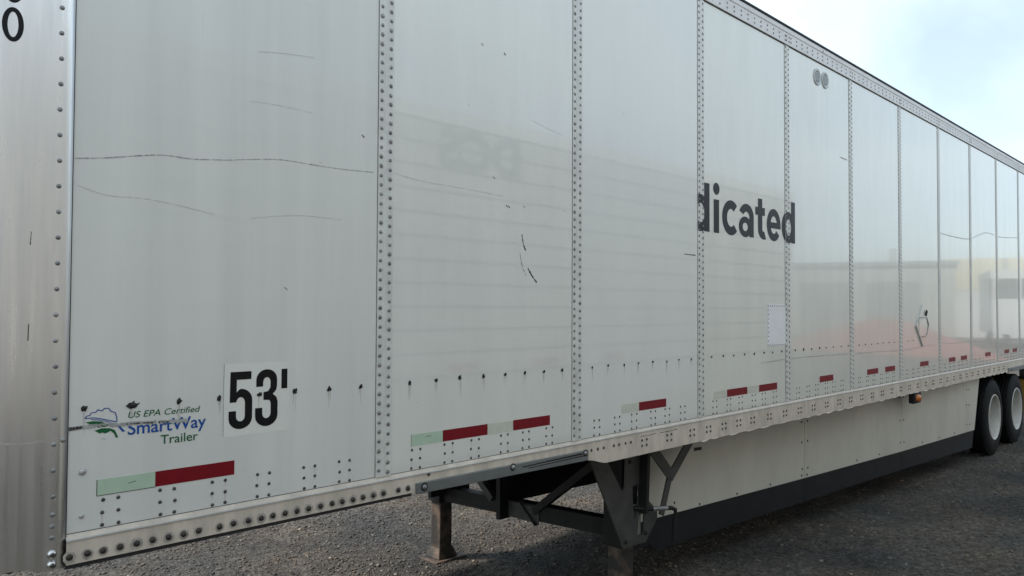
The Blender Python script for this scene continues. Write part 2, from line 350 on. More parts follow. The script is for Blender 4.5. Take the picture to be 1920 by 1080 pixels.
# ------------------------------------------------------------------ the trailer
S = 1.258; X0 = -1.19; X1 = 14.72; ZP0, ZP1 = 1.203, 3.972; WID = 2.59
TR = empty('semi_trailer', (0, 0, 0), 'long white riveted box semi trailer parked on the gravel, its side filling the view', 'trailer')
rivets = []   # (x, y, z, r, h, parent, kind)
posts = [k*S for k in range(12)]
edges = [X0] + posts + [X1]
panels = []
for i in range(len(edges)-1):
    a = edges[i]+(.002 if i == 0 else .003); b = edges[i+1]-.003
    m = M['panel_old'] if i == 0 else M['panel'] if i == 1 else M['panel_new'] if i == 2 else M['panel_gloss']
    mb = MB(); mb.box(a, b, 0, .03, ZP0, ZP1+.01)
    p = mb.obj('side_panel', m, TR); panels.append(p)
panels[0]['label'] = 'front side panel with the 53 foot marking, dull and scratched'
panels[2]['label'] = 'side panel cleaner and bluer white than the others'
post_objs = []
for k, x in enumerate(posts):
    prof = [(-.038, -.0005), (-.0375, -.0035), (-.009, -.0035), (-.005, -.0055), (.005, -.0055), (.009, -.0035), (.0375, -.0035), (.038, -.0005)]
    mb = MB(); n = len(prof); zb, zt = ZP0+.002, ZP1-.001
    o = [(x+px, py, z) for z in (zb, zt) for px, py in prof]
    mb.add(o, [(i, i+1, n+i+1, n+i) for i in range(n-1)])
    mb.add([(x-.038, -.0004, zb), (x+.038, -.0004, zb), (x+.038, -.0055, zb), (x-.038, -.0055, zb)], [(0, 1, 2, 3)])
    po = mb.obj('seam_post', M['post'], TR); post_objs.append(po)
    z = zb+.028; j = 0
    while z < zt-.01:
        for c, dx in enumerate((-.023, .023)):
            rivets.append((x+dx+random.uniform(-.0008, .0008), -.0034, z-(.012 if c else 0)+random.uniform(-.001, .001), .0082, .0045, po, 'rivet'))
        z += .04; j += 1
    gp = MB(); gp.box(x-.0405, x-.0382, -.0012, .004, zb, zt); gp.obj('post_sealant', M['sealant'], po)

# groups of rivets along the foot of every panel (3 rows x 2)
for i in range(len(edges)-1):
    a, b = edges[i], edges[i+1]; par = panels[i]
    xs = [-1.061, -.883, -.704, -.536, -.345, -.188] if i == 0 else [a+.175+q for q in (0, .186, .348, .54, .692, .866)]
    for x in xs:
        if x+.03 > b-.03: continue
        for dx in (-.0235, .0235):
            for z in (1.295, 1.255, 1.215):
                rivets.append((x+dx+random.uniform(-.002, .002), 0, z+random.uniform(-.0015, .0015), .0064, .0035, par, 'rivet_dark'))
# nose-side fasteners on first panel
rivets.append((-1.1465, 0, 1.393, .011, .008, panels[0], 'rivet_white')); rivets.append((-1.147, 0, 1.254, .008, .005, panels[0], 'rivet_white'))

# bottom rail
XS0, XS1 = 1.345, 1.515
mb = MB()
yf = -.010
mb.sheet([(.0, 1.203), (yf, 1.186), (yf, 1.112), (.02, 1.112), (.06, 1.14)], X0, XS0)
br_prof = [(.0, 1.203), (yf, 1.186), (yf, 1.052), (.05, 1.052), (.06, 1.14)]
mb.sheet(br_prof, XS1, X1)
for i in range(10):                                       # curved step between shallow and deep rail
    q0, q1 = i/10, (i+1)/10
    f = lambda q: 1.086-.034*(q*q*(3-2*q)) if q > 0 else 1.086
    xa, xb = XS0+(XS1-XS0)*q0, XS0+(XS1-XS0)*q1
    mb.add([(xa, yf, 1.186), (xb, yf, 1.186), (xb, yf, f(q1)), (xa, yf, f(q0))], [(0, 1, 2, 3)])
    mb.add([(xa, 0, 1.203), (xb, 0, 1.203), (xb, yf, 1.186), (xa, yf, 1.186)], [(0, 1, 2, 3)])
    mb.add([(xa, yf, f(q0)), (xb, yf, f(q1)), (xb, .05, f(q1)), (xa, .05, f(q0))], [(0, 1, 2, 3)])
rail = mb.obj('bottom_rail', M['rail'], TR)
mb = MB()
mb.sheet([(-.0005, 1.2045), (-.0012, 1.2065), (.002, 1.2065), (.002, 1.2045)], X0, X1, True)
mb.obj('panel_sealant_line', M['scratch_dark'], rail)
mb = MB(); mb.sheet([(-.0085, 1.1895), (-.0138, 1.187), (-.0138, 1.184), (-.0105, 1.183)], X0, X1, True); mb.obj('rail_ledge', M['ledge'], rail)
mb = MB(); mb.box(X0, .15, -.004, .06, 1.098, 1.1115); mb.obj('under_strip', M['gasket'], rail)
# ragged dents hanging along the lower flange
mb = MB(); x = 2.5; top = []; bot = []
while x < 10.45:
    w = random.uniform(.08, .17); d = random.uniform(.002, .010)
    for q, e in ((0, 0), (.2, d), (.8, d*random.uniform(.7, 1.1)), (1, .0006)): top.append((x+w*q, yf-.0006, 1.0535)); bot.append((x+w*q, yf-.0012-e*.3, 1.053-e))
    x += w+random.uniform(.04, .14)
n = len(top); mb.add(top+bot, [(i, i+1, n+i+1, n+i) for i in range(n-1)])
mb.obj('bent_flange_edge', M['rail'], rail)
for i, x in enumerate([-1.181, -1.13, -1.085, -1.034, -.983, -.933, -.881, -.831, -.779, -.705, -.654, -.598, -.548, -.502, -.452, -.403, -.353, -.301, -.249, -.202, -.152, -.104, -.054, -.003, .074, .125]):
    o = MB(); o.dome(0, 0, 0, .0105, .008, 10)
    if i == 0: bolt_me = o.mesh('bolt'); bolt_me.materials.append(M['bolt'])
    b = link('bolt', bolt_me, None, rail); b.location = (x, yf-.0008, 1.1365+random.uniform(-.001, .001))
    if i == 0:
        wv = MB(); wv.add([(.0185*cos(2*pi*k/14)*random.uniform(.8, 1.1), 0, .0185*sin(2*pi*k/14)*random.uniform(.8, 1.15)) for k in range(14)], [tuple(range(14))])
        ring_me = wv.mesh('grime'); ring_me.materials.append(M['grime'])
    g = link('grime', ring_me, None, rail); g.location = (x, yf-.0005, 1.135); g.rotation_euler = (0, random.uniform(0, 6), 0)
    g.scale = (random.uniform(.9, 1.15),)*3
rivets.append((.239, yf, 1.179, .009, .006, rail, 'rivet_dark'))
for x in (1.373, 1.429, 1.481, 1.573, 1.622, 1.683, 1.734):
    rivets.append((x, yf, 1.139, .0085, .006, rail, 'rail_rivet'))
x = 1.869
while x < 10.5:
    for dx in (-.0235, .0235):
        for z in (1.137, 1.104): rivets.append((x+dx, yf, z+random.uniform(-.001, .001), .0085, .006, rail, 'rail_rivet'))
    x += .262 if x < 2.3 else .2545 if x > 3 else .2
# galvanised plates hung over the rail
def galv(x0, x1, z0a, z1a, z0b, z1b, bolts, label):
    mb = MB(); y0, y1 = -.024, -.0105
    o = [(x, y, z) for x, lo, hi in ((x0, z0a, z1a), (x1, z0b, z1b)) for y in (y0, y1) for z in (lo, hi)]
    mb.add(o, [(0, 1, 3, 2), (4, 6, 7, 5), (0, 4, 5, 1), (2, 3, 7, 6), (0, 2, 6, 4), (1, 5, 7, 3)])
    p = bevel(mb.obj('galvanised_plate', M['galv'], TR), .003); p['label'] = label
    for x, z in bolts:
        b = MB(); b.dome(x, y0, z, .0125, .009, 8); b.dome(x, y0-.006, z, .006, .008, 6); b.obj('bolt', M['rivet'], p)
        w = MB(); w.add([(x+.019*cos(2*pi*k/12), y0-.0006, z+.019*sin(2*pi*k/12)) for k in range(12)], [tuple(range(12))]); w.obj('grime', M['steel_dark'], p)
    return p
gp1 = galv(.165, 1.333, 1.104, 1.152, 1.091, 1.147, [(.205, 1.131), (.753, 1.138), (1.306, 1.134)], 'dull grey steel plate bolted over the rail ahead of the landing leg')
galv(10.55, 14.1, 1.045, 1.103, 1.045, 1.103, [(10.7, 1.075)], 'grey steel plate over the rail above the rear wheels')
mb = MB(); mb.strip([(.82, 1.128), (1.0, 1.131), (1.28, 1.133)], .006, -.0245, .4); mb.strip([(.86, 1.117), (1.05, 1.119), (1.3, 1.121)], .005, -.0245, .4); mb.obj('scuff', M['steel_dark'], gp1)

# top rail
mb = MB()
mb.sheet([(.0, 3.970), (-.011, 3.971), (-.012, 3.975), (-.012, 4.060), (-.017, 4.064), (-.017, 4.090), (-.010, 4.104), (-.004, 4.107)], -1.39, X1)
trail = mb.obj('top_rail', M['toprail'], TR)
mb = MB(); mb.sheet([(-.004, 4.107), (-.020, 4.109), (-.020, 4.119), (.02, 4.124), (.02, 4.107)], -1.39, X1, True); mb.obj('roof_edge_trim', M['gasket'], trail)
mb = MB(); mb.box(-1.19, X1, -.006, .002, 3.9655, 3.9695); mb.obj('gasket_line', M['gasket'], trail)
x = 2.45
while x < X1-.1:
    kk = round(x/S); xx = x
    for z in (4.000, 4.033): rivets.append((xx, -.012, z, .0078, .005, trail, 'top_rivet'))
    x += .0985
for k in range(2, 12):
    for dx in (-.024, .024):
        for z in (4.0, 4.033): rivets.append((k*S+dx, -.012, z, .0078, .005, trail, 'top_rivet'))
for x in (4.42, 9.5): rivets.append((x, -.0165, 4.075, .008, .005, trail, 'top_rivet'))

# nose corner cap
mb = MB(); capx = [(X0-.002, .002), (X0-.002, -.006), (-1.215, -.0062), (-1.24, -.006), (-1.265, -.0055), (-1.29, -.0045), (-1.32, -.0025), (-1.35, .001), (-1.38, .006), (-1.42, .020), (-1.47, .065), (-1.52, .17), (-1.56, .26), (-1.58, .40), (-1.59, 1.29)]
n = len(capx); levels = [1.108, 1.2, 1.45, 1.51, 1.6, 2.2, 3.0, 3.97]
o = []
for L_ in levels:
    for i, (px, py) in enumerate(capx):
        z = L_ if L_ > 1.15 else (1.106 if px > -1.275 else 1.124+random.uniform(-.008, .008))
        o.append((px, py, z))
mb.add(o, [(l*n+i, l*n+i+1, (l+1)*n+i+1, (l+1)*n+i) for l in range(len(levels)-1) for i in range(n-1)], True)
cap = mb.obj('nose_cap', M['cap'], TR); cap['label'] = 'bare aluminium front corner panel with a column of rivets'
mb = MB(); mb.box(-1.1925, -1.1885, -.003, .01, 1.12, 3.97); mb.obj('cap_edge_gap', M['gasket'], cap)
mb = MB(); pts = [(-1.62, 1.16), (-1.30, 1.135)]
zz = [(-1.60, 1.09), (-1.45, 1.105), (-1.40, 1.112), (-1.37, 1.108), (-1.35, 1.117), (-1.33, 1.110), (-1.31, 1.118), (-1.29, 1.113), (-1.272, 1.121)]
mb.add([(x, .03+(max(0, -1.35-x))*.5, 1.17) for x, z in zz]+[(x, .03+(max(0, -1.35-x))*.5, z) for x, z in zz], [(i, i+1, len(zz)+i+1, len(zz)+i) for i in range(len(zz)-1)])
mb.obj('torn_rubber_seal', M['gasket'], cap)
z = 1.255
for z in [1.155, 1.123]:
    b = MB(); b.dome(-1.2285, -.0065, z, .0135, .010, 10); b.obj('cap_bolt', M['bright_bolt'], cap)
    b = MB(); b.dome(-1.2285, -.0155, z, .007, .004, 6); b.obj('bolt_socket', M['rivet_dark'], cap)
for z in (1.205, 1.24, 1.275): rivets.append((-1.2285, -.0062, z, .008, .005, cap, 'cap_rivet'))
z = 1.33
while z < 3.9: rivets.append((-1.229+random.uniform(-.001, .001), -.0062, z, .0075, .005, cap, 'cap_rivet')); z += .0797
rivets.append((-1.2035, -.006, 1.50, .008, .005, cap, 'cap_rivet'))

# rest of the box: far wall, front, roof, floor, rear
box('far_side_wall', M['far_white'], TR, -1.3, X1, WID-.03, WID, 1.06, 4.1)
box('front_wall', M['far_white'], TR, -1.585, -1.56, .4, WID-.1, 1.1, 4.1)
box('roof', M['far_white'], TR, -1.5, X1-.01, .025, WID-.032, 4.095, 4.115)
box('floor', M['under'], TR, -1.5, X1-.01, .062, WID-.032, 1.145, 1.19)
box('rear_frame', M['steel_grey'], TR, X1-.008, X1+.05, .0, WID, 1.05, 4.1)
mb = MB(); x = 1.6
while x < X1-.2:
    mb.box(x-.004, x+.004, .07, WID-.04, 1.055, 1.144); mb.box(x-.03, x+.03, .07, WID-.04, 1.047, 1.0545); x += .3048
cm = mb.obj('floor_beam', M['under'], TR); cm['kind'] = 'stuff'
box('coupler_plate', M['under'], TR, -1.3, 1.2, .1, WID-.1, 1.112, 1.144)
box('far_bottom_rail', M['under'], TR, -1.3, X1, WID-.06, WID-.031, 1.03, 1.144)

# round vents near the roof
for vx, vz in ((4.332, 3.843), (4.49, 3.848)):
    mb = MB(); mb.lathe([(.070, -.0005), (.070, -.006), (.062, -.009), (.052, -.007), (.048, -.0015)], vx, 0, vz, 36)
    v = mb.obj('round_vent', M['vent'], panels[4])
    mb = MB(); mb.lathe([(.0478, -.0018), (.03, -.003), (.0005, -.0035)], vx, 0, vz, 30); mb.obj('vent_mesh', M['vent_dark'], v)
    mb = MB()
    for q in (-.03, -.018, -.006, .006, .018, .03):
        w = math.sqrt(.046**2-q*q); mb.box(vx-w, vx+w, -.006, -.0036, vz+q-.0025, vz+q+.0025)
    mb.obj('vent_louvre', M['vent'], v)
# patch plate
mb = MB(); mb.box(3.445, 3.734, -.0028, 0, 1.635, 1.948); pt = mb.obj('patch_plate', mat('patch_white', (.84, .84, .84), .5, var=.05, scale=9), panels[3])
for i in range(9):
    for z in (1.645, 1.938): rivets.append((3.455+i*.0335, -.0028, z, .0055, .0035, pt, 'patch_rivet'))
for i in range(1, 9): rivets.append((3.453, -.0028, 1.645+i*.0326, .0055, .0035, pt, 'patch_rivet'))
# diamond placard holder
def diamond(cx, cz, w, h): return [(cx-w, cz), (cx, cz-h), (cx+w, cz), (cx, cz+h)]
cx, cz = 6.936, 1.745
pl = plate_mesh([diamond(cx, cz, .215, .222)], -.004, .0035).obj('placard_holder', M['panel_gloss'], panels[6])
pl['label'] = 'diamond shaped hazard placard holder'
fr = MB(); d = diamond(cx, cz, .212, .219)
fr.beam((*d[0][:1], -.007, d[0][1]), (d[1][0], -.007, d[1][1]), .010, .016, (0, 1, 0)); fr.beam((d[0][0], -.007, d[0][1]), (d[3][0], -.007, d[3][1]), .008, .012, (0, 1, 0))
fr.obj('placard_frame', M['scratch_faint'], pl)
box('placard_flap', M['panel_gloss'], panels[6], cx-.105, cx+.14, -.009, -.005, cz-.115, cz+.085)
fr = MB(); fr.beam((cx-.115, -.010, cz+.085), (cx+.125, -.010, cz+.085), .008, .008); fr.beam((cx-.105, -.010, cz-.115), (cx+.11, -.010, cz-.115), .008, .008)
fr.beam((cx+.205, -.009, cz+.005), (cx+.13, -.009, cz+.085), .014, .008, (0, 1, 0)); fr.beam((cx+.205, -.009, cz+.005), (cx+.12, -.009, cz-.10), .014, .008, (0, 1, 0)); fr.obj('placard_clip', M['scratch'], pl)
fr = MB(); fr.beam((cx+.10, -.012, cz+.11), (cx+.135, -.012, cz+.155), .03, .012, (0, 1, 0)); fr.obj('placard_latch', M['steel_dark'], pl)

# torn fasteners in a row across the panels
blob_me = []
for q in range(5):
    mb = MB(); n = 11
    rr = [random.uniform(.55, 1.15) for _ in range(n)]
    mb.add([(.0125*rr[k]*cos(2*pi*k/n), -.0009, .0145*rr[k]*sin(2*pi*k/n)) for k in range(n)], [tuple(range(n))])
    mb.dome(.001, -.001, .003, .0065, .006, 7)
    m_ = mb.mesh('torn_fastener'); m_.materials.append(M['hole']); blob_me.append(m_)
dots = [-1.144, -1.001, -.85, -.708, -.555, -.411, -.262, -.114, .138, .287, .426, .574, .719, .858, 1.0, 1.141, 1.39, 1.532, 1.682, 1.823, 1.97, 2.119, 2.254, 2.399, 2.649, 2.802, 2.943, 3.095, 3.239, 3.389, 3.524, 3.671, 3.905, 4.054, 4.202, 4.356, 4.482, 4.629, 4.798, 4.95, 5.2, 5.35, 5.5, 5.65, 5.8, 5.95, 6.1, 6.5, 6.65]
for i, x in enumerate(dots):
    pi_ = next(k for k in range(len(edges)-1) if edges[k] <= x < edges[k+1])
    o = link('torn_fastener', blob_me[i % 5], None, panels[pi_]); s_ = .85 if i < 16 else .62 if i < 24 else random.uniform(.55, .95) if i < 40 else .6
    o.location = (x, -.0003 if x != -.555 else -.0015, 1.590+random.uniform(-.002, .003)); o.scale = (s_*random.uniform(.85, 1.1), 1, s_*random.uniform(.85, 1.2))
    o.rotation_euler = (0, random.uniform(-.6, .6), 0)
mb = MB(); mb.add([(-1.022, -.0014, 1.588), (-1.008, -.0014, 1.578), (-.99, -.0014, 1.580), (-.976, -.0014, 1.597), (-.986, -.0014, 1.594), (-.995, -.0014, 1.597), (-1.01, -.0014, 1.599)], [(0, 1, 2, 3, 4, 5, 6)]); mb.dome(-1.0, -.0015, 1.590, .008, .008, 7)
mb.obj('torn_fastener', M['hole'], panels[0])

# reflective tape
def tape(x0, x1, kind, pan, z=1.3355, h=.0505):
    mb = MB(); mb.box(x0, x1, -.0009, 0, z-h/2, z+h/2); o = mb.obj('reflective_tape', M[kind], panels[pan])
    o['label'] = {'tape_red': 'dark red reflective tape', 'tape_green': 'pale green reflective tape', 'tape_cream': 'cream reflective tape'}[kind]
    return o
for x0, x1, k, p in [(-1.103, -.9242, 'tape_green', 0), (-.9238, -.649, 'tape_red', 0), (.149, .3258, 'tape_green', 1), (.3262, .603, 'tape_red', 1), (.6034, .7756, 'tape_cream', 1), (.776, 1.046, 'tape_red', 1),
                     (1.657, 1.8278, 'tape_cream', 2), (1.8282, 2.113, 'tape_red', 2), (2.676, 2.8506, 'tape_cream', 3), (2.851, 3.135, 'tape_red', 3), (3.1354, 3.3086, 'tape_cream', 3), (3.309, 3.595, 'tape_red', 3),
                     (4.355, 4.63, 'tape_red', 4), (5.39, 5.665, 'tape_red', 5), (5.85, 6.12, 'tape_red', 5), (6.87, 7.15, 'tape_red', 6), (7.88, 8.13, 'tape_red', 7), (8.35, 8.61, 'tape_red', 7), (9.43, 9.70, 'tape_red', 8), (10.42, 10.69, 'tape_red', 9), (10.89, 11.15, 'tape_red', 9)]:
    tape(x0, x1, k, p)
mb = MB(); mb.strip([(-1.1035, 1.31), (-1.1035, 1.361)], .0022, -.0011); mb.strip([(-1.103, 1.3098), (-.924, 1.3098)], .002, -.0011); mb.strip([(.1485, 1.31), (.1485, 1.361)], .0015, -.0011); mb.strip([(-1.01, 1.336), (-.99, 1.339), (-.985, 1.339)], .002, -.0011); mb.strip([(.23, 1.345), (.26, 1.345)], .002, -.0011)
mb.obj('tape_edge', M['scratch_dark'], panels[0])

# ---- word on the side: d i c a t e d (the left d is cut off at the post edge)
zb, xh, asc = 2.4275, 2.6655, 2.751
zm_, rz_ = (zb+xh)/2, (xh-zb)/2+.003
def ring(cx, rx, rz, a0=None, a1=None, wx=.064, wz=.058, cz=zm_, y=-.0010):
    if a0 is None: return plate_mesh([arc(cx, cz, rx, rz, 0, 360, 44)[:-1], arc(cx, cz, rx-wx, rz-wz, 0, 360, 36)[:-1]], y, 0)
    return plate_mesh([arc(cx, cz, rx, rz, a0, a1, 36)+arc(cx, cz, rx-wx, rz-wz, a1, a0, 36)], y, 0)
def rect(x0, x1, z0, z1, y=-.0014): return plate_mesh([[(x0, z0), (x1, z0), (x1, z1), (x0, z1)]], y, 0)
def letter(mb, par, clip=None):
    me = mb.mesh('letter'); bm = bmesh.new(); bm.from_mesh(me)
    for pidx in (2, 3):
        for e in (-.0381, .0381):
            bmesh.ops.bisect_plane(bm, geom=bm.verts[:]+bm.edges[:]+bm.faces[:], plane_co=(posts[pidx]+e, 0, 0), plane_no=(1, 0, 0), dist=1e-6)
    if clip: bmesh.ops.delete(bm, geom=[f for f in bm.faces if f.calc_center_median().x < clip], context='FACES')
    bmesh.ops.split_edges(bm, edges=[e for e in bm.edges if len(e.link_faces) == 2 and (abs(e.verts[0].co.x-posts[2]-.0381) < 1e-4 and abs(e.verts[1].co.x-posts[2]-.0381) < 1e-4 or any(abs(e.verts[0].co.x-posts[3]-s) < 1e-4 and abs(e.verts[1].co.x-posts[3]-s) < 1e-4 for s in (-.0381, .0381)))])
    done = set()
    for f_ in bm.faces:
        c = f_.calc_center_median().x
        if any(abs(c-posts[k]) < .0381 for k in (2, 3)):
            for v in f_.verts:
                if v not in done: v.co.y -= .0049; done.add(v)
    bm.to_mesh(me); bm.free()
    return link('letter', me, M['navy'], par)
def small_d(x1):
    return merge(ring(x1-.118, .112, rz_, y=-.0010), rect(x1-.068, x1, zb, asc))
P3 = panels[3]
letter(small_d(2.626), P3, clip=2.4775)
letter(merge(rect(2.680, 2.750, zb, 2.6535), plate_mesh([arc(2.715, 2.727, .0415, .041, 0, 360, 32)[:-1]], -.0012, 0)), P3)
letter(ring(2.911, .120, rz_, 46, 314, wx=.066, wz=.060), P3)
letter(merge(ring(3.112, .092, .074, wx=.055, wz=.044, cz=2.499, y=-.0010), rect(3.172, 3.237, zb+.003, 2.575), ring(3.130, .107, .092, -4, 158, wx=.065, wz=.056, cz=2.5735, y=-.0018)), P3)
letter(merge(rect(3.302, 3.368, 2.498, 2.724), rect(3.262, 3.408, 2.602, 2.660, -.0018), ring(3.392, .090, .074, 178, 292, wx=.066, wz=.058, cz=2.500, y=-.0010)), P3)
letter(merge(ring(3.550, .112, rz_, -4, 322, wx=.062, wz=.056, y=-.0010), rect(3.50, 3.6617, 2.521, 2.566)), P3)
letter(small_d(3.909), P3)

# ---- 53' marking
PN0 = panels[0]
box('decal_square', M['decal_white'], PN0, -.694, -.436, -.0004, 0, 1.447, 1.709)
mb = MB(); mb.strip([(-.6925, 1.45), (-.693, 1.56), (-.6915, 1.71)], .0022, -.0007, .5); mb.strip([(-.68, 1.447), (-.56, 1.449), (-.44, 1.452)], .0016, -.0007, .5, .3); mb.obj('decal_edge', M['scratch'], PN0)
def glyph(pts, x0, w, z0, h, m, par, y=-.0009):
    return plate_mesh([[(x0+u*w, z0+v*h) for u, v in L] for L in pts], y, 0).obj('letter', m, par)
A = lambda cx, cz, rx, rz, a0, a1: arc(cx, cz, rx, rz, a0, a1, 10)
five = [(0, .32)]+A(.5, .19, .5, .19, 180, 360)+A(.5, .49, .5, .21, 0, 90)+[(.42, .685), (.33, .64), (.33, .86), (.95, .86), (.95, 1), (.06, 1), (.04, .47), (.31, .47)]+A(.5, .45, .185, .105, 170, 0)+A(.5, .22, .185, .085, 0, -180)+[(.31, .32)]
glyph([five], -.6735, .0895, 1.471, .208, M['black'], PN0)
three = [(.035, .70)]+A(.5, .82, .465, .18, 180, 0)+[(.965, .70), (.93, .625), (.78, .56), (.94, .50), (1, .42)]+A(.5, .19, .5, .19, 0, -180)+[(0, .33), (.31, .33)]+A(.5, .23, .185, .09, 180, 360)+[(.685, .40), (.63, .455), (.36, .465), (.36, .60), (.57, .615), (.665, .68)]+A(.505, .77, .165, .09, 0, 180)+[(.34, .70)]
glyph([three], -.5725, .0895, 1.471, .2115, M['black'], PN0)
glyph([[(0, 0), (1, 0), (1, 1), (0, 1)]], -.4685, .0245, 1.6065, .074, M['black'], PN0)
# unit number on the nose cap
def follow(mb):                                            # lay the digit on the curved cap
    for i, (x, y, z) in enumerate(mb.v):
        for (xa, ya), (xb, yb) in zip(capx[2:-1], capx[3:]):
            if xb <= x <= xa: mb.v[i] = (x, ya+(yb-ya)*(xa-x)/(xa-xb)-.0012, z); break
    return mb
for z in (2.760, 2.878):
    o = arc(-1.3575, z, .0275, .052, 0, 360, 40)[:-1]; h_ = arc(-1.3575, z, .0165, .040, 0, 360, 36)[:-1]
    mb = MB(); k = 40
    ou = arc(-1.3575, z, .0275, .052, 0, 360, k)[:-1]; inn = arc(-1.3575, z, .0135, .0385, 0, 360, k)[:-1]
    mb.add([(x, 0, q) for x, q in ou+inn], [(i, (i+1) % k, k+(i+1) % k, k+i) for i in range(k)])
    follow(mb).obj('digit', M['black'], cap)

# ---- certification logo
text_mb('US EPA Certified', -1.013, -.776, 1.5485, .0215, -.0010, .22, .004).obj('logo_text', M['green'], PN0)
text_mb('SmartWay', -1.014, -.755, 1.494, .043, -.0012, .0, .012).obj('logo_text', M['blue'], PN0)
text_mb('Trailer', -.909, -.783, 1.4505, .032, -.0012, .0, .006).obj('logo_text', M['green'], PN0)
mb = MB()
cr_ = [(-1.142, 1.559), (-1.137, 1.567), (-1.127, 1.5685), (-1.124, 1.576), (-1.110, 1.577), (-1.105, 1.584), (-1.091, 1.5795), (-1.086, 1.587), (-1.072, 1.586), (-1.066, 1.576), (-1.053, 1.571), (-1.048, 1.555), (-1.048, 1.540)]
mb.strip(cr_, .0028, -.0011); mb.strip([(-1.141, 1.5595), (-1.117, 1.560), (-1.086, 1.552), (-1.048, 1.540)], .0028, -.0013); mb.strip([(-1.125, 1.555), (-1.1, 1.551), (-1.075, 1.543), (-1.055, 1.533)], .0022, -.0013)
mb.add([(x, -.0011, z) for x, z in [(-1.046, 1.526), (-1.036, 1.524), (-1.021, 1.506), (-1.030, 1.506)]], [(0, 1, 2, 3)]); mb.obj('logo_crown', M['blue'], PN0)
mb = plate_mesh([[(-1.141, 1.548), (-1.117, 1.549), (-1.095, 1.546), (-1.07, 1.532), (-1.082, 1.527), (-1.095, 1.529), (-1.102, 1.526), (-1.108, 1.532), (-1.118, 1.529), (-1.122, 1.536), (-1.131, 1.535), (-1.128, 1.541)],
                 [(-1.114, 1.518), (-1.093, 1.524), (-1.07, 1.522), (-1.053, 1.514), (-1.047, 1.5), (-1.043, 1.489), (-1.05, 1.489), (-1.055, 1.503), (-1.066, 1.513), (-1.081, 1.506), (-1.090, 1.510), (-1.099, 1.508), (-1.104, 1.513)]], -.0011, 0)
mb.obj('logo_leaf', M['green'], PN0)

# ---- scuffs and scratches
def curve_pts(P, n=14):
    out = []
    for i in range(len(P)-1):
        p0, p1, p2, p3 = P[max(i-1, 0)], P[i], P[i+1], P[min(i+2, len(P)-1)]
        for k in range(n):
            t = k/n
            out.append(tuple(.5*((2*p1[c])+(-p0[c]+p2[c])*t+(2*p0[c]-5*p1[c]+4*p2[c]-p3[c])*t*t+(-p0[c]+3*p1[c]-3*p2[c]+p3[c])*t**3) for c in (0, 1)))
    return out+[P[-1]]
def scratch(P, w, m, par, y=-.0008, jit=.7, gaps=.12, n=12):
    mb = MB(); mb.strip(curve_pts(P, n), w, y, jit, gaps); return mb.obj('scratch', M[m], par)
scratch([(-1.185, 2.38), (-1.092, 2.395), (-.994, 2.416), (-.908, 2.43), (-.818, 2.43), (-.683, 2.445)], .0030, 'scratch', PN0, gaps=0, jit=.85)
scratch([(-.683, 2.445), (-.582, 2.462), (-.474, 2.475), (-.361, 2.474), (-.216, 2.474), (-.061, 2.481)], .0026, 'scratch', PN0, gaps=.03, jit=.85)
scratch([(-1.176, 2.297), (-1.09, 2.274), (-.975, 2.275), (-.852, 2.262), (-.739, 2.243)], .002, 'scratch_faint', PN0, gaps=.12)
scratch([(-.599, 2.242), (-.404, 2.269), (-.213, 2.269)], .002, 'scratch_faint', PN0, gaps=.12)
scratch([(-.577, 2.866), (-.48, 2.883), (-.343, 2.899)], .002, 'scratch_faint', PN0, gaps=.05)
scratch([(-.605, 2.674), (-.499, 2.68), (-.34, 2.677)], .0018, 'scratch_faint', PN0, gaps=.12)
scratch([(.05, 2.49), (.2, 2.475), (.45, 2.47), (.7, 2.462)], .0022, 'scratch_faint', panels[1], gaps=.12)
scratch([(.9, 2.87), (1.05, 2.845), (1.15, 2.83)], .002, 'scratch_faint', panels[1], gaps=.12)
mb = MB()
P_ = curve_pts([(-1.187, 1.531), (-1.152, 1.533), (-1.117, 1.5335), (-1.082, 1.533), (-1.039, 1.530), (-.987, 1.529), (-.934, 1.526), (-.876, 1.523), (-.815, 1.521)], 10)
mb.strip(P_, .009, -.0019, .8, .12); mb.strip([(x, z+.004) for x, z in P_[20:]], .004, -.0022, .8, .3); mb.obj('scratch', M['scratch'], PN0)
mb = MB(); mb.strip(P_[:12], .008, -.0023, .6, .1); mb.strip(P_[44:70], .004, -.0023, .9, .25); mb.obj('scratch', M['scratch_dark'], PN0)
scratch([(.832, 2.285), (.838, 2.255), (.850, 2.22), (.862, 2.205)], .007, 'scratch_dark', panels[1], gaps=0, jit=.9, n=4)
scratch([(.819, 2.188), (.828, 2.15), (.842, 2.11), (.858, 2.09), (.862, 2.075)], .0022, 'scratch_dark', panels[1], gaps=.2, n=5)
scratch([(.877, 2.115), (.905, 2.08), (.941, 2.046)], .009, 'scratch_dark', panels[1], gaps=0, n=4)
for x, z in ((.72, 2.42), (.735, 2.418), (.55, 3.18), (.70, 3.17), (.84, 2.43), (-.46, 1.99), (-.12, 2.63), (.63, 2.55)):
    mb = MB(); mb.strip([(x, z), (x+.012, z-.01)], .004, -.0008, .6); mb.obj('scratch', M['scratch_dark'], panels[0 if x < 0 else 1])
scratch([(2.319, 2.2635), (2.39, 2.2625), (2.452, 2.262)], .006, 'scratch_dark', panels[2], gaps=0, n=5, jit=.4)
scratch([(4.8, 3.24), (4.88, 3.238), (4.955, 3.236)], .010, 'scratch', panels[4], gaps=0, n=4, jit=.3)
low = [(3.327, 1.518), (3.55, 1.524), (3.802, 1.530), (4.3, 1.529), (4.949, 1.521), (5.6, 1.515), (6.303, 1.503), (6.7, 1.510), (6.959, 1.519), (7.507, 1.528), (8.2, 1.522), (8.772, 1.524), (9.6, 1.505), (11.098, 1.49)]
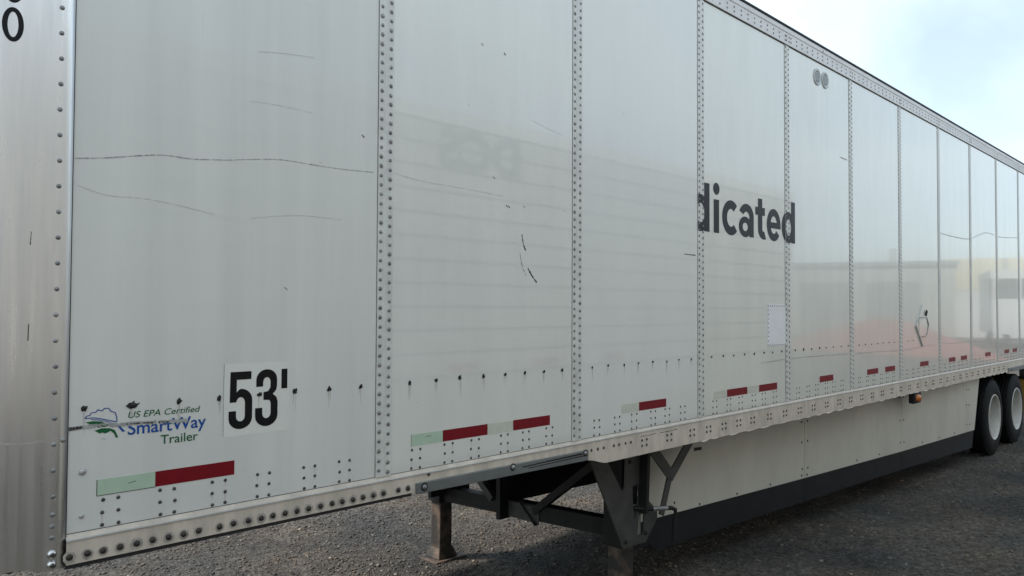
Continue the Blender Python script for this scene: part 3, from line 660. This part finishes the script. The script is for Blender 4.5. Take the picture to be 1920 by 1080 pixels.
for k in range(3, 10):
    seg = [q for q in curve_pts(low, 12) if posts[k-1]+.05 < q[0] < posts[k]-.05]
    if len(seg) < 2: continue
    mb = MB(); mb.strip(seg, .0045, -.0008, .7, 0); mb.obj('scratch', M['scratch'], panels[k])
hi = [(7.56, 2.78), (8.044, 2.772), (8.702, 2.785), (9.15, 2.86), (9.568, 2.925), (10.253, 2.915), (10.9, 2.95), (11.675, 3.009)]
for k in range(7, 10):
    seg = [q for q in curve_pts(hi, 12) if posts[k-1]+.05 < q[0] < posts[k]-.05]
    mb = MB(); mb.strip(seg, .008, -.0008, .5, 0); mb.obj('scratch', M['scratch'], panels[k])
mb = MB(); mb.strip(curve_pts([(-1.368, 1.508), (-1.335, 1.503), (-1.30, 1.501), (-1.26, 1.504), (-1.215, 1.509)], 8), .003, 0, .8, .15)
mb.strip(curve_pts([(-1.23, 1.322), (-1.215, 1.321), (-1.2, 1.324)], 4), .003, 0, .8, .1)
follow(mb); mb.obj('scratch', M['scratch_light'], cap)
mb = MB(); mb.strip(curve_pts([(-1.3, 2.14), (-1.302, 2.10)], 4), .002, 0, .5); mb.strip([(-1.302, 1.86), (-1.303, 1.81)], .002, 0, .5); follow(mb); mb.obj('scratch', M['scratch_dark'], cap)
for xa, xb, z in ((1.83, 1.99, 1.160), (2.03, 2.22, 1.1605)):
    mb = MB(); mb.strip(curve_pts([(xa, z), ((xa+xb)/2, z-.002), (xb, z+.001)], 5), .003, yf-.0008, .5); mb.obj('scratch', M['scratch_dark'], rail)
for _ in range(26):                                        # tiny chips
    x = random.uniform(-1.1, 5); z = random.uniform(1.36, 3.2); k = next(k for k in range(len(edges)-1) if edges[k] <= x < edges[k+1])
    if min(abs(x-e) for e in edges) < .06: continue
    mb = MB(); a = random.uniform(-.4, .4); l = random.uniform(.004, .02); mb.strip([(x, z), (x+l, z+a*l)], .002, -.0007); mb.obj('scratch', M['scratch'], panels[k])

st = MB()
for (x, y, z, r, h, par, k) in list(rivets):
    if k in ('rivet_dark',) and y == 0 and x < 4 and random.random() < .35:
        l = random.uniform(.012, .04); w = random.uniform(.002, .0045); st.add([(x-w/2, -.0004, z-r*.6), (x+w/2, -.0004, z-r*.6), (x+w*.3, -.0004, z-l), (x-w*.2, -.0004, z-l)], [(0, 1, 2, 3)])
for x in dots[:24]:
    for q in range(3):
        xx = x+random.uniform(-.008, .008); l = random.uniform(.02, .08); w = random.uniform(.002, .005); st.add([(xx-w/2, -.0004-.00005*q, 1.585), (xx+w/2, -.0004-.00005*q, 1.585), (xx+w*.2, -.0004-.00005*q, 1.585-l), (xx-w*.2, -.0004-.00005*q, 1.585-l)], [(0, 1, 2, 3)])
o = st.obj('dirt_streak', mat('faint_dirt', (.56, .545, .49), .4, var=.08, scale=30), TR); o['kind'] = 'stuff'
mb = MB(); mb.box(4.545, 4.99, -.0003, 0, 2.97, 3.74); mb.obj('sky_reflection_patch', mat('painted_sky_reflection', (.70, .70, .64), .22, var=.02, scale=3, coat=.75, wave=.006), panels[4])  # sky reflection painted as a slightly darker rectangle on the panel
# ---- skirt (three panels, drawn in towards the front)
def sy(x): return .4711-.04366*x
def interp(x, P):
    for (xa, za), (xb, zb_) in zip(P, P[1:]):
        if x <= xb: return za+(zb_-za)*(x-xa)/(xb-xa)
    return P[-1][1]
WL = [(2.2, .483), (2.635, .474), (4.674, .436), (6.841, .401), (9.18, .383)]
BL = [(2.2, .260), (2.635, .253), (4.692, .229), (6.837, .204), (9.11, .162)]
def skirt_sheet(name, m, par, q, off, th):
    mb = MB(); n = len(q)
    mb.add([(x, sy(x)+o, z) for o in (off, off+th) for x, z in q], [tuple(range(n)), tuple(range(2*n-1, n-1, -1))]+[(i, (i+1) % n, n+(i+1) % n, n+i) for i in range(n)])
    return mb.obj(name, m, par)
SX = [2.22, 4.66, 6.83, 9.40]
SB = {0: [(2.64, .546), (2.743, .545), (3.055, .483), (3.563, .477), (4.071, .47), (4.613, .753), (4.617, .521), (4.606, .467), (4.61, .93)],
      1: [(4.717, .754), (4.719, .519), (4.707, .46), (4.715, .93), (6.78, .733), (6.78, .501), (5.717, .452), (6.239, .444), (6.775, .98)],
      2: [(6.878, .731), (6.882, .494), (8.89, .916), (8.99, .909), (8.884, .726), (8.984, .717), (8.888, .479), (8.995, .473), (7.402, .433), (7.927, .427), (8.447, .422), (6.88, .98)]}
for i in range(3):
    a, b = SX[i]+.003, SX[i+1]-.003
    bw, bb = (9.18, 9.11) if i == 2 else (b, b)
    sp = skirt_sheet('skirt_panel', M['skirt'], TR, [(a, 1.043), (b, 1.043), (bw, interp(bw, WL)), (a, interp(a, WL))], 0, .008)
    a2 = a+.32 if i == 0 else a
    skirt_sheet('skirt_rubber', M['rubber'], sp, [(a, interp(a, WL)+.012), (bw, interp(bw, WL)+.012), (bb, interp(bb, BL)), (a2, interp(a2, BL))], .0085, .008)
    for x, z in SB[i]: rivets.append((x, sy(x), z, .0105, .006, sp, 'skirt_rivet'))
    if i == 0: skirt_sheet('skirt_slot', M['hole'], sp, [(2.984, .878), (3.082, .875), (3.082, .898), (2.984, .902)], -.001, .003)
mb = MB()
for x in (SX[1], SX[2]): mb.box(x-.002, x+.002, sy(x)+.003, sy(x)+.006, interp(x, WL), 1.04)
mb.obj('skirt_joint', M['gasket'], TR)
mb = MB()
for x in (2.9, 3.7, 5.2, 6.2, 7.4, 8.6): mb.beam((x, sy(x)+.02, .6), (x, 1.2, 1.1), .03, .03); mb.beam((x, sy(x)+.03, .5), (x, sy(x)+.03, 1.05), .04, .02)
mb.obj('skirt_brace', M['steel_dark'], TR)
# far side skirt, seen from behind; rubber black stands in for its backlit shade
mb = MB(); y0, y1 = 1.96, 1.975; q = [(2.33, 1.05), (9.3, 1.05), (9.2, .12), (2.83, .262), (2.42, .40)]
mb.add([(x, y, z) for y in (y0, y1) for x, z in q], [(0, 1, 2, 3, 4), (5, 9, 8, 7, 6)]+[(k, (k+1) % 5, 5+(k+1) % 5, 5+k) for k in range(5)])
mb.obj('far_skirt_panel', M['rubber'], TR)

# ---- landing gear
LX, LYN, LYF = 2.09, .33, 2.12
def gzz(x, y): return float(gz(np.array(x), np.array(y)))
def leg(y, lower):
    mb = MB(); mb.box(LX-.085, LX+.085, y-.075, y+.075, lower, 1.10); o = bevel(mb.obj('landing_leg', M['steel_dark'], TR), .008)
    z0 = gzz(LX, y)+.02
    mb = MB(); mb.box(LX-.062, LX+.062, y-.058, y+.058, z0+.05, lower+.05); bevel(mb.obj('inner_tube', M['rust'], o), .008)
    mb = MB()
    b0 = [(LX-.10, y-.09), (LX+.10, y-.09), (LX+.10, y+.09), (LX-.10, y+.09)]; t0 = [(LX-.07, y-.06), (LX+.07, y-.06), (LX+.07, y+.06), (LX-.07, y+.06)]
    mb.add([(x, yy, z0) for x, yy in b0]+[(x, yy, z0+.075) for x, yy in t0], [(0, 3, 2, 1), (4, 5, 6, 7)]+[(i, (i+1) % 4, 4+(i+1) % 4, 4+i) for i in range(4)])
    bevel(mb.obj('foot_shoe', M['rust'], o), .006)
    mb = MB(); mb.box(LX-.15, LX+.15, y-.13, y+.13, z0-.022, z0-.001); bevel(mb.obj('foot_plate', M['rust'], o), .006)
    return o
nl = leg(LYN, .40); fl = leg(LYF, .36)
fl['label'] = 'far side landing leg with rusty lower tube and foot plate'; nl['label'] = 'near side landing leg behind the bracket plate'
mb = MB(); mb.box(LX-.2, LX+.2, LYF-.11, LYF-.08, .43, 1.06); mb.obj('far_bracket', M['steel_dark'], TR)
mb = MB(); mb.beam((LX, LYN+.08, .50), (LX, LYF-.08, .425), .09, .11); ct = mb.obj('cross_tube', M['steel_dark'], TR)
mb = MB(); mb.box(LX-.052, LX-.048, 1.0, 1.3, .40, .51); mb.beam((LX-.05, 1.02, .39), (LX-.05, 1.18, .53), .006, .05, (1, 0, 0)); mb.obj('tube_clamp', M['steel_grey'], ct)
mb = MB(); mb.beam((LX-.04, .30, 1.05), (LX-.04, 1.05, .48), .05, .05, (1, 0, 0)); mb.obj('diagonal_brace', M['steel_dark'], TR)
mb = MB(); mb.beam((LX-.06, 1.45, .50), (LX-.06, 2.1, 1.03), .05, .05, (1, 0, 0)); mb.obj('diagonal_brace', M['steel_grey'], TR)
mb = MB(); mb.box(LX-.12, LX-.02, 1.32, 1.36, .38, 1.04); mb.obj('hanger_plate', M['steel_dark'], TR)
BY = .215
outline = [(1.62, 1.05), (1.76, 1.05), (1.955, .775), (1.985, .80), (2.0, 1.05), (2.22, 1.05), (2.195, .80), (2.20, .70), (2.33, .60), (2.335, .545), (2.205, .415), (1.965, .425)]
hole1 = [(2.06, .79), (2.125, .80), (2.135, .73), (2.10, .585), (2.075, .585)]
hole2 = [(2.125, .60), (2.19, .60), (2.185, .47), (2.115, .465)]
bp = plate_mesh([outline, hole1, hole2], BY, .012).obj('leg_bracket', M['steel_grey'], TR)
bevel(bp, .002, 1)
mb = MB(); mb.beam((2.36, BY-.012, .56), (2.46, BY-.012, .80), .055, .010, (0, 1, 0)); mb.beam((2.455, BY-.0165, .79), (2.76, BY-.0165, 1.05), .07, .010, (0, 1, 0)); mb.beam((2.455, BY-.021, .81), (2.20, BY-.021, 1.05), .075, .010, (0, 1, 0))
mb.obj('bracket_arm', M['steel_grey'], TR)
mb = MB(); mb.beam((2.16, BY-.03, 1.06), (2.135, BY-.03, .62), .03, .06, (0, 1, 0)); mb.obj('crank_shaft_guard', M['steel_dark'], TR)
mb = MB(); mb.tube([(2.06, BY+.1, .648), (2.13, BY-.04, .646), (2.20, BY-.075, .642), (2.34, BY-.105, .628), (2.375, BY-.110, .612), (2.378, BY-.112, .585), (2.365, BY-.112, .43)], .0135, 10); ch = mb.obj('crank_handle', M['steel_dark'], TR)
mb = MB(); mb.tube([(2.374, BY-.112, .555), (2.364, BY-.112, .42)], .021, 10); mb.obj('handle_grip', M['rubber'], ch)
mb = MB(); mb.tube([(2.18, BY-.07, .6435), (2.30, BY-.097, .633)], .0145, 10); mb.obj('worn_sleeve', M['rivet'], ch)
mb = MB()
for x, z in ((1.99, .46), (2.20, .475), (2.03, .95)): mb.dome(x, BY, z, .015, .012, 6)
mb.obj('bracket_bolt', M['steel_dark'], bp)
mb = MB(); mb.box(2.12, 2.19, BY+.03, BY+.05, .46, .66); mb.obj('gear_cover', M['hub'], TR)

# ---- marker lamp
mb = MB(); mb.box(6.655, 6.865, -.012, .05, .935, 1.05); lamp = bevel(mb.obj('marker_lamp', M['steel_dark'], TR), .012, 3); lamp['label'] = 'amber side marker lamp in a black housing under the rail'
mb = MB()
o = []; n = 16
for q, e in ((1, 0), (.9, .6), (.55, .92)):
    o += [(6.755+.062*q*cos(2*pi*k/n), -.0125-.028*e, .99+.040*q*sin(2*pi*k/n)) for k in range(n)]
mb.add(o, [(i*n+k, i*n+(k+1) % n, (i+1)*n+(k+1) % n, (i+1)*n+k) for i in range(2) for k in range(n)]+[tuple(range(2*n, 3*n))], True); mb.obj('lens', M['amber'], lamp)

# ---- wheels
def wheel(x, y, z, out=1, detail=True):
    """out=1: outer face towards -Y"""
    s = out; tw = .26
    mb = MB(); R_ = .505
    prof = [(.292, .012), (.310, .0), (.36, -.006), (.42, .0), (.465, .012), (.492, .028), (.503, .05), (.505, .065)]
    g = []
    for a in (.085, .125, .165, .205): g += [(.505, a-.008), (.495, a-.006), (.495, a+.002), (.505, a+.004)]
    prof2 = prof+g+[(r, tw-yy) for r, yy in reversed(prof)]
    mb.lathe([(r, yy*s) for r, yy in prof2], x, y, z, 56)
    w = empty_part('wheel', (x, y, z)); ty = put2(mb, 'tyre', M['tyre'], w)
    lug = MB()
    for k in range(56):
        a = 2*pi*k/56; ca, sa = cos(a), sin(a)
        for yy in (.034, tw-.034):
            lug.beam((x+.490*ca, y+s*yy, z+.490*sa), (x+.507*ca, y+s*yy, z+.507*sa), .030, .018, (0, 1, 0))
    put2(lug, 'tread_block', M['tyre'], w)['kind'] = 'stuff'
    if detail:
        mb = MB(); mb.lathe([(r, yy*s) for r, yy in [(.300, .006), (.306, .0), (.300, -.008), (.288, -.004), (.280, .012), (.276, .05), (.268, .10), (.262, .135), (.245, .150), (.20, .152), (.145, .145), (.135, .13)]], x, y, z, 56)
        put2(mb, 'rim', M['rim'], w)
        mb = MB(); mb.lathe([(r, yy*s) for r, yy in [(.136, .146), (.130, .135), (.110, .128), (.085, .115), (.060, .108), (.0005, .105)]], x, y, z, 32); put2(mb, 'hub', M['hub'], w)
        mb = MB()
        for k in range(10):
            a = 2*pi*k/10; mb.tube([(x+.168*cos(a), y+s*.148, z+.168*sin(a)), (x+.168*cos(a), y+s*.118, z+.168*sin(a))], .017, 6)
        put2(mb, 'wheel_nut', M['hub'], w)
    return w
def empty_part(name, loc):
    o = bpy.data.objects.new(name, None); COL.objects.link(o); o.parent = TR; o.location = loc; o.empty_display_size = .1; return o
def put2(mb, name, m, par):
    loc = Vector(par.location); mb.v = [tuple(Vector(v)-loc) for v in mb.v]; return mb.obj(name, m, par)
WX = (9.95, 11.19)
for x in WX:
    wheel(x, .02, .475); wheel(x, .36, .475, 1, False); wheel(x, WID-.02, .44, -1, True); wheel(x, WID-.36, .44, -1, False)
    mb = MB(); mb.tube([(x, .2, .475), (x, WID-.2, .45)], .065, 12); mb.obj('axle', M['under'], TR)
mb = MB(); mb.box(9.0, 12.3, .75, .85, .82, 1.04); mb.box(9.0, 12.3, 1.75, 1.85, .82, 1.04); mb.obj('bogie_frame', M['under'], TR)
mb = MB(); mb.box(11.90, 11.912, .06, .70, .33, .86); fp = bevel(mb.obj('mud_flap', M['yellow'], TR), .003); fp['label'] = 'yellow mud flap just showing behind the rear tyre'
mb = MB(); mb.box(11.88, 11.93, .05, .72, .86, .90); mb.box(11.88, 11.93, .3, .36, .90, 1.05); mb.obj('flap_bracket', M['steel_dark'], TR)
mb = MB(); mb.beam((X1-.05, .1, .55), (X1-.05, WID-.1, .55), .08, .1); mb.box(X1-.09, X1-.01, .6, .68, .6, 1.05); mb.box(X1-.09, X1-.01, WID-.68, WID-.6, .6, 1.05); mb.obj('rear_bumper', M['steel_grey'], TR)

# ---- all rivets: the ~300 that show largest are parts, the rest one joined part
def pix(x, y, z):
    v = Vector((x, y, z))-CAM_POS; d = v.dot(fw)
    return (v.dot(r2)/d*1430, v.dot(u2)/d*1430, d)
RM = {'rivet': 'rivet', 'rivet_dark': 'rivet_dark', 'rivet_white': 'rivet_white', 'rail_rivet': 'rivet_dark', 'top_rivet': 'rivet', 'cap_rivet': 'rivet', 'patch_rivet': 'rivet', 'skirt_rivet': 'rivet_dark'}
score = []
for i, (x, y, z, r, h, par, k) in enumerate(rivets):
    a, b, d = pix(x, y, z); score.append((-(r/d) if abs(a) < 958 and abs(b) < 538 else 0, i))
score.sort(); keep = {i for s, i in score[:296] if s < 0}
meshes = {}
rest = {}
for i, (x, y, z, r, h, par, k) in enumerate(rivets):
    if i in keep:
        key = (k, r, h)
        if key not in meshes:
            mb = MB(); mb.dome(0, 0, 0, r, h, 10); meshes[key] = mb.mesh('rivet'); meshes[key].materials.append(M[RM[k]])
        o = link('rivet', meshes[key], None, par); o.location = (x, y, z); o.rotation_euler = (random.uniform(-.06, .06), random.uniform(0, 6), random.uniform(-.06, .06))
    else:
        rest.setdefault(RM[k], MB()).dome(x, y, z, r, h, 8)
for k, mb in rest.items():
    o = mb.obj('rivet_rows', M[k], TR); o['kind'] = 'stuff'
# dirt rings round the larger post rivets
mb = MB()
for i, (x, y, z, r, h, par, k) in enumerate(rivets):
    if k in ('rivet', 'rail_rivet') and x < 6 and random.random() < .45:
        s_ = random.uniform(1.1, 1.35); mb.add([(x+r*s_*cos(2*pi*q/10), y-.0004-(.002 if False else 0), z-.001+r*s_*1.05*sin(2*pi*q/10)) for q in range(10)], [tuple(range(10))])
o = mb.obj('rivet_grime', M['grime'], TR); o['kind'] = 'stuff'

# ------------------------------------------------------------------ surroundings that show as reflections in the panels
OT = empty('box_trailer', (4, -5.1, 0), 'white ribbed box trailer parked alongside, mirrored in the glossy panels', 'trailer')
OX0, OX1, OY, OZ0, OZ1 = -4.0, 12.25, -3.85, 1.15, 4.12
box('trailer_body', M['galv'], OT, OX0, OX1, OY-2.55, OY-.02, OZ0, OZ1)
z = OZ0; rows = 11; hh = (OZ1-.16-OZ0)/rows
mbs = [MB()]; 
for i in range(rows):
    sl = MB(); sl.box(OX0+.05, OX1-.05, OY-.0195, OY, OZ0+i*hh+.02, OZ0+(i+1)*hh-.02); put(sl, 'side_slat', M['far_white'], OT)
box('roof_rail', M['toprail'], OT, OX0, OX1, OY-.019, OY+.012, OZ1-.15, OZ1+.01)
box('underframe', M['under'], OT, OX0+.5, OX1-.2, OY-1.9, OY-.6, .95, OZ0-.002)
box('added_side_skirt', M['grey_wall'], OT, 1.0, 11.3, OY-.08, OY-.03, .24, OZ0-.003)  # added to keep the wheels out of the panel reflections
t_mb = text_mb('DCS', 3.45, 4.75, 3.49, .45, 0, 0, .05); t_mb.v = [(8.2-x, OY+.002, z) for x, y, z in t_mb.v]; put(t_mb, 'letter', M['letter_grey'], OT)
for i in range(8):
    x = -3.42+i*1.4; mb = MB(); mb.box(x, x+.5, OY+.0008, OY+.002, 1.19, 1.285); put(mb, 'reflective_tape', M['tape_red'], OT)
for x in (8.4, 9.65):
    for y, s in ((OY-.14, -1), (OY-2.4, 1)):
        mb = MB(); mb.lathe([(.29, 0), (.31, -.01), (.47, .0), (.5, .04), (.5, .28), (.3, .3)] if s > 0 else [(.29, 0), (.31, .01), (.47, 0), (.5, -.04), (.5, -.28), (.3, -.3)], x, y, .5, 36); put(mb, 'tyre', M['tyre'], OT)
        mb = MB(); mb.lathe([(.295, 0), (.27, -.1*(-s)*-1), (.15, -.14*(-s)*-1), (.0005, -.1*(-s)*-1)], x, y, .5, 28); put(mb, 'rim', M['hub'], OT)
for y in (OY-.3, OY-2.25):
    mb = MB(); mb.box(-1.6, -1.45, y-.08, y+.08, .05, 1.0); mb.box(-1.7, -1.35, y-.15, y+.15, -.02, .05); put(mb, 'landing_leg', M['steel_dark'], OT)

def facing(name, loc, ang, label, cat):
    e = empty(name, loc, label, cat); e.rotation_euler = (0, 0, ang); return e
def lbox(name, m, par, *b):
    mb = MB(); mb.box(*b); return mb.obj(name, m, par)
A_ = math.atan2(1.0, .45)                                   # local +X runs across the view of the mirrored scene
WH = facing('warehouse', (54.5, -21.5, 0), radians(68), 'grey flat roofed warehouse with dark doors far across the yard', 'building')
lbox('wall', M['grey_wall'], WH, -14, 9, -14, 0, -.2, 5.05)
lbox('roof_edge', M['door_dark'], WH, -14.2, 9.2, -14.2, .25, 5.05, 5.35)
for x0 in (-12, -7, -1.2, 3.4): lbox('door', M['door_dark'], WH, x0, x0+3.4, .002, .06, 0, 3.9)
for x0 in (-3, 5): lbox('chimney', M['grey_wall'], WH, x0, x0+.5, -3, -2.5, 5.35, 6.5)
CW = facing('cream_building', (59.2, -11.6, 0), radians(68), 'cream and white two tone shed beside the warehouse', 'building')
lbox('lower_wall', M['truck_white'], CW, -2.6, 3.4, -8, 0, -.2, 3.3)
lbox('upper_wall', M['cream_wall'], CW, -2.6, 3.4, -8, .05, 3.31, 5.5)
lbox('pilaster', M['grey_wall'], CW, 1.0, 1.3, .052, .15, 3.31, 5.5)
BT = facing('box_truck', (42.2, -6.2, 0), radians(72), 'white truck with dark windscreen parked far across the yard', 'truck')
lbox('body', M['truck_white'], BT, -1.15, 1.15, -7, 0, .7, 2.45); lbox('roof', M['truck_white'], BT, -1.2, 1.2, -7, .05, 3.45, 3.9)
lbox('rear_box', M['truck_white'], BT, -1.14, 1.14, -7, -1.6, 2.46, 3.44); lbox('windscreen', M['glass'], BT, -1.1, 1.1, -1.5, -.05, 2.46, 3.44)
for x0 in (-1.13, -.05, 1.0): lbox('pillar', M['truck_white'], BT, x0, x0+.13, -.048, .02, 2.46, 3.44)
for x0 in (-.9, .9):
    mb = MB(); mb.lathe([(.25, 0), (.5, .01), (.5, -.3), (.25, -.3)], x0, -.1, .5, 28); mb.obj('wheel', M['tyre'], BT)
VN = facing('box_van', (35.0, -18.4, 0), radians(66), 'white box van parked before the warehouse', 'van')
lbox('cargo_box', M['truck_white'], VN, -2.6, 1.4, -2.3, 0, .9, 3.55); lbox('chassis', M['under'], VN, -2.6, 3.2, -2.1, -.2, .5, .9); lbox('cab', M['truck_white'], VN, 1.45, 3.2, -2.2, -.1, .9, 2.3); lbox('windscreen', M['glass'], VN, 2.0, 3.21, -2.1, -.08, 1.7, 2.25)
for x0 in (-1.7, 2.3):
    mb = MB(); mb.lathe([(.2, 0), (.42, .01), (.42, -.25), (.2, -.25)], x0, -.1, .42, 24); mb.obj('wheel', M['tyre'], VN)
mb = MB(); n_a, n_r = 40, 14; o = []
for i in range(n_r+1):
    for k in range(n_a):
        a = 2*pi*k/n_a; q = i/n_r; rr_ = q*(1+.18*sin(3*a+1)+.1*sin(7*a)); h = 1.6*(cos(pi*min(q, 1))*.5+.5)*(1+.12*sin(5*a+q*6))
        o.append((33.5+6.5*rr_*cos(a)*.45-rr_*sin(a)*1.2, -9.5+rr_*sin(a)*6.4, h-.25))
mb.add(o, [(i*n_a+k, i*n_a+(k+1) % n_a, (i+1)*n_a+(k+1) % n_a, (i+1)*n_a+k) for i in range(n_r) for k in range(n_a)], True)
dm = mb.obj('dirt_mound', M['earth']); tag(dm, 'low heap of reddish earth mirrored in the rear panels', 'dirt mound')
